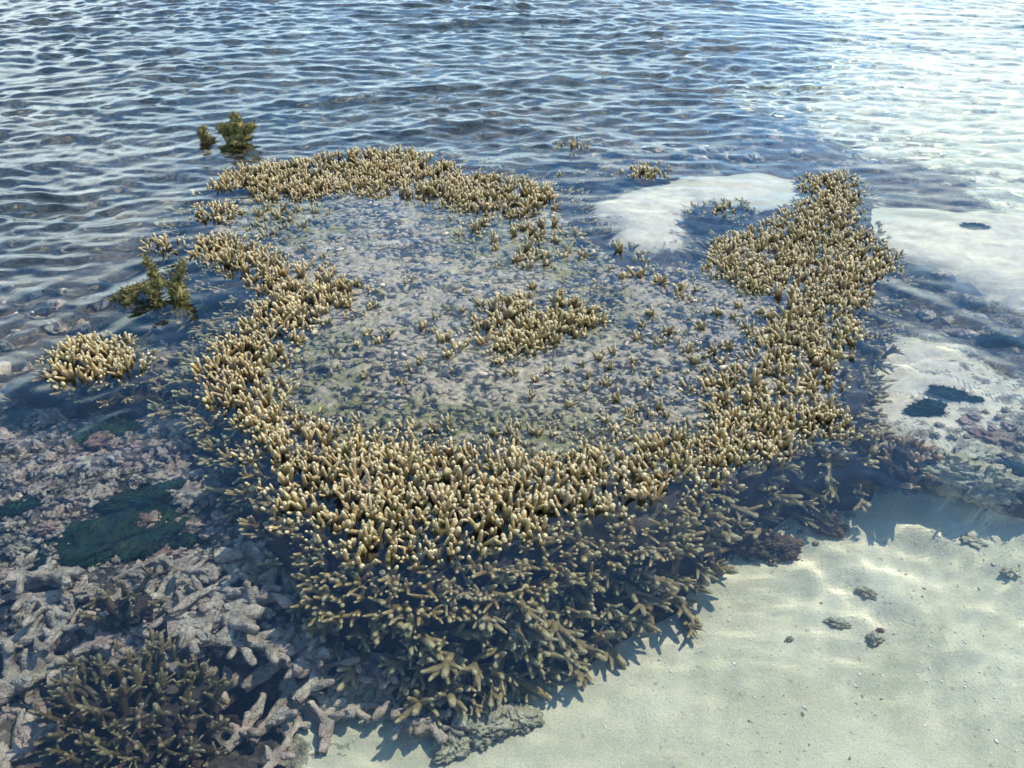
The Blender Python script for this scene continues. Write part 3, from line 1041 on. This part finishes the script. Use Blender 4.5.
def low_colony(poly, z, label, mat, seed, gap, kinds='st', spread=.7, smin=.8, smax=1.2, rise=.03):
    """A colony that stays under water, its branches fanning out from a low mound."""
    rr = np.random.default_rng(seed)
    pl = plan(poly, z)
    c = pl.mean(0)
    zb = bed_z(*c)
    root = thing('coral_colony', (c[0], c[1], min(zb, z)), label, 'coral')
    P = scatter(pl, gap, rr)
    rad = np.sqrt(((pl - c) ** 2).sum(1)).mean()
    U = []
    for x, y in P:
        q = Vector((x - c[0], y - c[1], 0))
        f = min(1.2, q.length / rad)
        d = q.normalized() * spread * f + Vector((rr.normal(0, .22), rr.normal(0, .22), 1))
        k = kinds if kinds != 'mix' else ('st' if rr.random() < .5 else 'up')
        zz = min(-.05, z + rise * (1 - f * f) + rr.normal(0, .008))
        U.append((k, int(rr.integers(N_ST)), (x, y, zz), d, rr.uniform(0, 6.28), rr.uniform(smin, smax), 0.0))
    V, F_, T = lump(seed + 9, 3, (np.ptp(pl[:, 0]) * .42, np.ptp(pl[:, 1]) * .42, .05), .4, 2.6, .25)
    b = link('base', mesh_np('base', V, F_, M_BASE), root)
    b.location = (0, 0, max(-.02, z - min(zb, z) - .02))
    make_colony(root, U, mat)
    return root


low_colony([(62, 725), (92, 675), (150, 658), (200, 672), (218, 715), (205, 780), (150, 805), (85, 795)], -.20, 'olive brown branching coral under water beside the grey dead branches', M_OLIVE, 31, .021, smin=.5, smax=.8, rise=.03)
low_colony([(100, 620), (112, 598), (142, 594), (155, 618), (136, 634)], -.15, 'small olive coral tuft poking up between pale dead branches', M_OLIVE, 32, .022, smin=.5, smax=.75, rise=.03)
low_colony([(868, 440), (890, 436), (930, 458), (932, 484), (905, 486), (880, 466)], -.09, 'rusty brown knobbly coral mound beside the pale rock ledge', M_RUST, 33, .026, 'up', .5, .55, .8)

# ------------------------------------------------------------------ snags furred with algae
BLADES = []
for i in range(4):
    random.seed(60 + i)
    s_ = Shape()
    b = Vector((random.uniform(-.006, .006), random.uniform(-.006, .006), 0))
    s_.tube([Vector((0, 0, -.003)), Vector((0, 0, .004)) + b * .3, Vector((0, 0, .011)) + b, ], [.0016, .0013, .0006], 4)
    BLADES.append(s_.arr())


def snag(name, loc, paths, label, group=None, k=1.0, thin=1.0):
    root = thing(name, loc, label, 'dead coral', group)
    for pts, r0, r1 in paths:
        pts = [(a * k, b * k, c * k) for a, b, c in pts]
        r0, r1 = r0 * k * .9 * thin, r1 * k * .8 * thin
        sh = Shape()
        n = 24
        src = [Vector(p) for p in pts]
        q = []
        for i in range(n):
            f = i / (n - 1) * (len(src) - 1)
            j = min(int(f), len(src) - 2)
            q.append(src[j].lerp(src[j + 1], f - j) + Vector((mnoise.noise(src[j] * 9 + Vector((i, 0, 0))), mnoise.noise(src[j] * 7 + Vector((0, i, 0))), 0)) * r0 * .5)
        sh.tube(q, [(r0 + (r1 - r0) * i / (n - 1)) * random.uniform(.8, 1.25) for i in range(n)], 18, 0, 1, wob=.95)
        V, F_, T = sh.arr()
        ob = link('branch', mesh_np('branch', V, F_, M_SNAG), root)
        fz = Merge()
        q_ = np.random.default_rng(len(V) + int(r0 * 1e5))
        cen = np.array([c[:] for c in q])
        for vi in q_.choice(len(V), len(V) // 2, replace=False):
            nr = V[vi] - cen[np.argmin(((cen - V[vi]) ** 2).sum(1))]
            fz.add(BLADES[int(q_.integers(4))], V[vi], rot_to(Vector(nr) / (np.linalg.norm(nr) + 1e-6) + Vector((q_.normal(0, .5), q_.normal(0, .5), q_.normal(0, .4))), q_.uniform(0, 6)), q_.uniform(.5, 1.5))
        tag(link('algae_fuzz', fz.mesh('algae_fuzz', M_SNAG), ob), kind='stuff')
    return root


random.seed(5)
p = at(236, 143)
p2 = at(205, 141)
px = 0.0037
snag('coral_snag', (p.x, p.y, -.085), [
    ([(-.02, 0, 0), (-.01, 0, .14), (.015, .0, .20), (.012, .01, .27)], .050, .030),
    ([(.03, .01, .02), (.025, .0, .13), (.02, .01, .18)], .046, .032),
    ([(.012, .01, .17), (-.04, .03, .19), (-.085, .04, .195)], .030, .024),
    ([(.012, .02, .18), (.055, .03, .19), (.095, .03, .215)], .024, .018)],
    'forked stump of dead coral furred with yellow green algae, standing in rippled water', k=.66)
snag('coral_snag', (p2.x, p2.y, -.075), [
    ([(0, 0, 0), (0, 0, .13), (-.004, 0, .165), (0, 0, .20)], .036, .016),
    ([(.01, 0, .04), (.03, -.01, .125), (.045, -.01, .13)], .026, .012)],
    'short pointed algae furred coral stub beside the forked stump', k=.62)
p = at(160, 300)
snag('coral_snag', (p.x, p.y, -.10), [
    ([(.06, .0, -.02), (.055, .0, .10), (.045, .03, .14), (.058, .05, .185)], .026, .014),
    ([(.05, .02, .13), (.0, .03, .135), (-.05, .02, .13), (-.085, .0, .10), (-.10, -.02, .06)], .020, .013),
    ([(-.01, .03, .13), (-.02, .05, .16), (-.045, .07, .185)], .013, .008),
    ([(-.02, .025, .13), (-.01, .0, .10), (-.015, -.01, .04)], .020, .014),
    ([(.04, .02, .12), (.035, .0, .09), (.0, -.02, .085)], .014, .008),
    ([(.055, .0, .10), (.06, -.03, .07), (.07, -.07, .08)], .016, .013),
    ([(-.06, .015, .125), (-.09, .02, .115), (-.125, .0, .10)], .012, .008)],
    'sprawling dark olive snag with bent arms rising out of blue water', k=.98, thin=.66)

# ------------------------------------------------------------------ dead grey branches on the bottom
def dead_branch(seed):
    random.seed(5000 + seed)
    sh = Shape()
    L = random.uniform(.10, .19)
    r = random.uniform(.008, .0135)
    b = Vector((0, random.uniform(-.05, .05), random.uniform(-.005, .015)))
    P = lambda f: Vector(((f - .5) * L, 0, 0)) + b * (f * f)
    sh.tube([P(i / 8) for i in range(0, 9)], [r * random.uniform(.75, 1.3) * (1.1 - .35 * i / 8) for i in range(9)], 11, 0, 1, wob=.8)
    sh.tube([P(.03 - i * .01) for i in range(2)], [r * .9, r * .6], 10, 0, 1, wob=.4)
    for k in range(random.randint(3, 6)):
        f = random.uniform(.1, .95)
        d = Vector((random.uniform(.1, .8), random.choice((-1, 1)) * random.uniform(.5, 1), random.uniform(.1, .8))).normalized()
        l = random.uniform(.022, .06)
        rr = r * random.uniform(.6, .85)
        sh.tube([P(f) + d * l * i / 4 for i in range(5)], [rr * random.uniform(.85, 1.15) for i in range(5)], 9, 0, 1, wob=.8)
    return sh.arr()


DB = [mesh_np('dead_branch', *(a := dead_branch(i))[:2], M_DEAD) for i in range(10)]
random.seed(9)


LAND = [(at(112, 535, -.14), 'the broad dark algae mat'), (at(90, 432, -.13), 'the long dark algae mat'), (at(150, 495, -.13), 'the smooth dark algae mat'), (at(15, 510, -.13), 'the small dark mat among rubble'), (at(140, 715, -.2), 'the olive brown coral'), (at(130, 615, -.15), 'the small olive coral tuft'), (at(265, 520, -.1), 'the foot of the big tan rim'), (at(215, 440, -.1), 'the side of the big tan rim'), (at(430, 700, -.28), 'the front coral wall'), (at(185, 532, -.14), 'the small green algae knob')]


def beside(p):
    return min(LAND, key=lambda l: (l[0] - Vector((p[0], p[1], l[0].z))).length)[1]


def drop(name, me, px, py, z, spin, tilt, s, label, cat, group, lift=.006):
    q = at(px, py, z)
    zb = bed_z(q.x, q.y)
    if float(foot_wall(np.array([q.x]), np.array([q.y]))[0]) > zb + .05:
        return None
    o = link(name, me)
    o.rotation_euler = (tilt, random.uniform(-.25, .25), spin)
    o.location = (q.x, q.y, zb + lift)
    o.scale = (s, s, s)
    return tag(o, label + ' beside ' + beside(o.location), cat, group)


G_DB = 'dead coral branches lying on the rubble'
spots = [(215, 625, 20, 1.25), (275, 600, 25, 1.2), (250, 585, -35, 1.0), (300, 635, -60, 1.1), (320, 660, 60, 1.1), (270, 690, 70, 1.1), (225, 665, 50, 1.3), (180, 655, 35, 1.1), (375, 650, -25, 1.1), (350, 625, 30, 1.0), (395, 640, 10, .9), (415, 685, -70, 1.0), (60, 640, 60, 1.2), (20, 670, 50, 1.3), (40, 610, -35, 1.1), (110, 640, 30, 1.0), (90, 665, 20, 1.2), (300, 580, 10, .9), (335, 600, -30, .9), (205, 595, 60, .9), (260, 640, -15, 1.0), (330, 690, 80, .9), (285, 720, 60, .8), (245, 560, 15, .9), (175, 575, -20, .9), (140, 575, 40, .8), (10, 735, 40, 1.1), (310, 615, 15, .9), (365, 605, -50, .8), (235, 640, 10, 1.0), (190, 625, -40, 1.0), (285, 650, 35, 1.1), (255, 615, 50, 1.0), (305, 675, -30, 1.0), (345, 660, 15, 1.0), (290, 620, -10, 1.1), (160, 600, 25, 1.0), (230, 605, -25, 1.1), (360, 680, 40, .9), (390, 670, -50, .9), (50, 590, 10, 1.0), (120, 610, -30, .9), (75, 620, 70, 1.0), (270, 565, -20, 1.0), (25, 640, 10, 1.1), (320, 640, 5, 1.0), (210, 680, 75, 1.0), (245, 700, 55, .9), (440, 700, 15, .8), (5, 600, 45, 1.0)]
for i, (x, y, a, s) in enumerate(spots):
    drop('dead_branch', DB[i % 10], x, y, -.17, R(a), random.uniform(-.2, .2), s, ('long' if s > 1.05 else 'short' if s < .95 else 'forked') + ' pale dead coral branch', 'dead coral', G_DB, .022)

# ------------------------------------------------------------------ rubble lumps
RL = []
for i in range(12):
    V, F_, T = lump(i + 60, 3, (1, random.uniform(.7, 1), random.uniform(.55, .8)), .55, 1.9, .22)
    RL.append(mesh_np('coral_lump', V, F_, M_RUBBLE))
RED = [mesh_np('coral_lump', lump(i + 90, 3, (1, .8, .65), .32, 2.6, .16)[0], ico(3)[1], M_RED) for i in range(4)]
RUBP = [(0, 440), (40, 400), (150, 395), (190, 420), (215, 470), (240, 520), (262, 560), (330, 590), (380, 640), (300, 650), (230, 640), (150, 650), (90, 660), (0, 700)]
rp = plan(RUBP, -.15)
rr = np.random.default_rng(44)
P = scatter(rp, .036, rr)
rr.shuffle(P)
DARKS = [plan(q, -.14) for q in ([(50, 450), (72, 420), (120, 410), (118, 432), (75, 455)], [(68, 560), (80, 515), (120, 490), (175, 484), (176, 500), (198, 522), (188, 542), (140, 555), (100, 575)])]
n = 0
small = Merge()
LO = [lump(i + 20, 2, (1, .85, .7), .5, 1.9, .2) for i in range(8)]
for x, y in P:
    if max(float(sdist(q, np.array([[x, y]]))[0]) for q in DARKS) > -.01:
        continue
    z = bed_z(x, y)
    s = float(np.clip(rr.lognormal(math.log(.017), .38), .009, .034))
    if n < 230:
        o = link('coral_lump', RL[int(rr.integers(12))])
        o.location = (x, y, z + s * .25)
        o.rotation_euler = (rr.uniform(-.5, .5), rr.uniform(-.5, .5), rr.uniform(0, 6.28))
        o.scale = (s, s * rr.uniform(.8, 1.1), s)
        tag(o, ('big ' if s > .022 else 'small ' if s < .014 else '') + 'pale knobbly coral lump on rubble beside ' + beside((x, y)), 'rubble', 'rubble lumps on the bank')
        n += 1
    else:
        small.add(LO[int(rr.integers(8))], (x, y, z + s * .2), rot_to((rr.normal(0, .3), rr.normal(0, .3), 1), rr.uniform(0, 6.28)), s)
P2 = scatter(rp, .017, rr, tries=60000)
for x, y in P2:
    s = rr.uniform(.004, .010)
    small.add(LO[int(rr.integers(8))], (x, y, bed_z(x, y) + s * .3), rot_to((rr.normal(0, .4), rr.normal(0, .4), 1), rr.uniform(0, 6.28)), s)
# loose pieces over the dark flat right of and behind the reef
for poly, z, gap in (([(850, 300), (940, 290), (1024, 340), (1024, 360), (930, 335), (880, 345)], -.18, .05), ([(930, 430), (1024, 400), (1024, 500), (940, 480)], -.11, .03), ([(700, 500), (800, 480), (860, 520), (800, 555), (720, 560), (690, 590)], -.24, .028), ([(880, 160), (960, 180), (960, 215), (880, 200)], -.2, .09), ([(0, 280), (190, 300), (190, 390), (0, 420)], -.22, .06), ([(560, 150), (800, 130), (880, 170), (700, 175), (560, 180)], -.22, .09)):
    for x, y in scatter(plan(poly, z), gap, rr):
        s = gap * rr.uniform(.18, .5)
        zz = max(bed_z(x, y), float(foot_wall(np.array([x]), np.array([y]))[0]))
        small.add(LO[int(rr.integers(8))], (x, y, zz + s * .2), rot_to((rr.normal(0, .3), rr.normal(0, .3), 1), rr.uniform(0, 6.28)), s)
o = link('rubble', small.mesh('rubble', M_RUBBLE))
tag(o, 'fine broken coral rubble covering the dark bottom', kind='stuff')
for x, y, s, sp in ((98, 438, .030, .3), (150, 518, .028, .5), (155, 545, .024, 1.2), (45, 528, .022, .1), (60, 625, .020, .8)):
    drop('coral_lump', RED[int(sp * 10) % 4], x, y, -.12, sp, .2, s, 'reddish brown knobbly lump', 'rubble', 'reddish lumps on the bank', .018)

# ------------------------------------------------------------------ dark green algae cushions
def algae(px, py, z, w, d, h, spin, label, seed, group=None):
    q = at(px, py, z)
    root = thing('algae_cushion', (q.x, q.y, bed_z(q.x, q.y)), label, 'algae', group)
    V, F_, T = lump(seed, 4, (w, d, h), .28, 1.4, .10)
    o = link('cushion', mesh_np('cushion', V, F_, M_ALGAE), root)
    o.rotation_euler[2] = R(spin)
    o.location.z = h * .1
    mm = Merge()
    rg_ = np.random.default_rng(seed)
    M = np.array(Matrix.Rotation(R(spin), 3, 'Z'))
    Vw = V @ M.T
    for k in rg_.choice(len(V), min(len(V), 260), replace=False):
        if V[k][2] < -.1 * h:
            continue
        nrm = Vector((Vw[k][0] / w, Vw[k][1] / d, V[k][2] / h * 1.6)).normalized()
        sh = BLADES[int(rg_.integers(4))]
        mm.add(sh, Vw[k] + np.array((0, 0, h * .1)), rot_to(nrm + Vector((rg_.normal(0, .4), rg_.normal(0, .4), .3)), rg_.uniform(0, 6)), rg_.uniform(.6, 1.3) * min(1, w / .05))
    f = link('filaments', mm.mesh('filaments', M_ALGAE), root)
    f['kind'] = 'stuff'


algae(928, 407, -.10, .046, .028, .032, 8, 'dark green algae cushion on sand, fuller one of a touching pair', 1)
algae(948, 393, -.10, .040, .020, .026, -25, 'dark green algae cushion curving round a bare spot, touching its fuller neighbour', 2)
algae(976, 400, -.10, .018, .012, .010, 0, 'tiny dark green algae tuft on pale sand beside the pair', 3)
algae(997, 338, -.12, .046, .026, .032, 0, 'round dark green algae cushion by the drowned sand ridge', 4)
algae(1026, 337, -.12, .035, .030, .020, 0, 'dark green algae cushion beside the round one by the sand ridge', 5)
algae(975, 226, -.04, .040, .022, .014, 0, 'grey green algae cushion on the white sand bank', 6)
algae(90, 432, -.13, .100, .048, .024, 35, 'long dark green algae mat beside a reddish lump', 7)
algae(150, 495, -.13, .085, .036, .026, 20, 'smooth dark green algae mat behind the broad one', 8)
algae(112, 535, -.14, .125, .072, .026, 28, 'broad dark green algae mat holding reddish rubble lumps', 9)
algae(185, 532, -.14, .028, .020, .016, 10, 'small dark green algae knob beside the broad mat', 10)
algae(345, 330, -.05, .060, .040, .016, 0, 'blue green algae patch in a pool inside the left arm of the rim', 11)
algae(15, 510, -.13, .050, .025, .016, 30, 'dark green algae mat among pale rubble lumps', 12)
algae(160, 402, -.20, .060, .050, .020, 20, 'dark algae hollow between the small colony and the big rim', 13)
algae(140, 318, -.22, .110, .050, .020, 20, 'wide dark green algae bed under the sprawling snag', 14)
algae(1005, 465, -.10, .040, .022, .014, 10, 'dark algae mat on the rock ledge', 15)

# ------------------------------------------------------------------ rocks
def rock(px, py, z, size, spin, label, seed, mat=M_ROCK, lift=.2, group=None, sub=4, rough=.5):
    q = at(px, py, z)
    V, F_, T = lump(seed, sub, size, rough, 1.7, .18)
    o = link('coral_rock', mesh_np('coral_rock', V, F_, mat))
    zb = bed_z(q.x, q.y)
    o.location = (q.x, q.y, zb + size[2] * lift)
    o.rotation_euler[2] = R(spin)
    tag(o, label, 'rock', group)


rock(955, 484, -.16, (.085, .045, .055), -25, 'long pale yellowish rock forming the ledge beside rusty coral', 201, lift=.7)
rock(990, 498, -.17, (.060, .040, .050), -20, 'pale rock at the end of the ledge above clear sand', 202, lift=.7)
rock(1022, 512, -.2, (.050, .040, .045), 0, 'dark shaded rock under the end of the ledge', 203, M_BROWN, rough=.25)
rock(875, 640, -.27, (.013, .012, .011), 20, 'small round yellowish stone on the clear sand', 204, sub=3, lift=.6)
rock(838, 623, -.27, (.020, .010, .007), -15, 'flat stone half buried in sand beside the round stone', 205, sub=3, lift=.5)
rock(880, 630, -.27, (.007, .005, .004), -15, 'tiny dark pebble behind the round stone', 206, M_RED, sub=2, lift=.5)
rock(790, 638, -.27, (.008, .006, .005), 30, 'tiny grey pebble on the open sand', 207, sub=2, lift=.5)
rock(868, 594, -.26, (.016, .010, .007), -35, 'low grey stone half buried in sand above the flat stone', 208, sub=3, lift=.3)
rock(485, 722, -.27, (.050, .040, .032), 15, 'pale crusted rock at the foot of the front coral wall', 209, M_ROCK, rough=.26)
rock(455, 742, -.28, (.040, .028, .020), 40, 'low pale rock leaning on the crusted rock', 210, M_ROCK, rough=.26)
rock(520, 715, -.27, (.034, .030, .020), 0, 'flat grey rock tucked under the front coral wall', 211, M_ROCK, rough=.26)
rock(405, 722, -.28, (.022, .016, .012), -30, 'small grey rock on sand below the dead branches', 212, M_DEAD, sub=3)
rock(735, 525, -.2, (.085, .050, .055), -20, 'reddish brown crusted boulder at the foot of the reef', 213, M_BROWN, rough=.22)
rock(700, 560, -.23, (.050, .040, .045), 10, 'brown crusted rock leaning on the reef foot', 214, M_BROWN, rough=.22)
rock(970, 548, -.25, (.020, .013, .009), -20, 'grey stone on sand below the ledge', 215, sub=3)
rock(1012, 575, -.25, (.016, .012, .010), 0, 'greenish stone on sand further from the ledge', 216, sub=3)
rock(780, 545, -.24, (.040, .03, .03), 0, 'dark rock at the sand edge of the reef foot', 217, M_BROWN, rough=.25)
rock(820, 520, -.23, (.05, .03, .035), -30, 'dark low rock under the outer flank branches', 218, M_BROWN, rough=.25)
rock(990, 440, -.11, (.035, .02, .014), -20, 'reddish crust of rock on the sand flat', 219, M_RED, sub=3)
rock(975, 455, -.11, (.045, .025, .018), 10, 'pale flat rock on the ledge top', 220, sub=3)
rock(955, 330, -.15, (.030, .022, .015), 0, 'reddish stone beside the round algae cushion', 221, M_RED, sub=3)

# ------------------------------------------------------------------ shell grit on the sand
mm = Merge()
rr = np.random.default_rng(71)
GR = [lump(i + 300, 0, (1, .55, .28), .5, 1.5, 0) for i in range(5)]
sp = plan([(560, 800), (620, 700), (680, 620), (760, 570), (880, 540), (1050, 560), (1100, 800)], -.28)
for x, y in scatter(sp, .012, rr, tries=40000):
    if rr.random() < .35:
        continue
    s = float(np.clip(rr.lognormal(math.log(.0016), .5), .0008, .0048))
    mm.add(GR[int(rr.integers(5))], (x, y, bed_z(x, y) + s * .15), rot_to((rr.normal(0, .2), rr.normal(0, .2), 1), rr.uniform(0, 6.28)), s)
tag(link('shell_grit', mm.mesh('shell_grit', M_GRIT)), 'fine broken shell grit strewn over the sand', kind='stuff')

# ------------------------------------------------------------------ sunlight through the water surface
for o in sc.objects:
    if o.type == 'MESH':
        if o == WATER:
            o.cycles.is_caustics_caster = True
        else:
            o.cycles.is_caustics_receiver = True
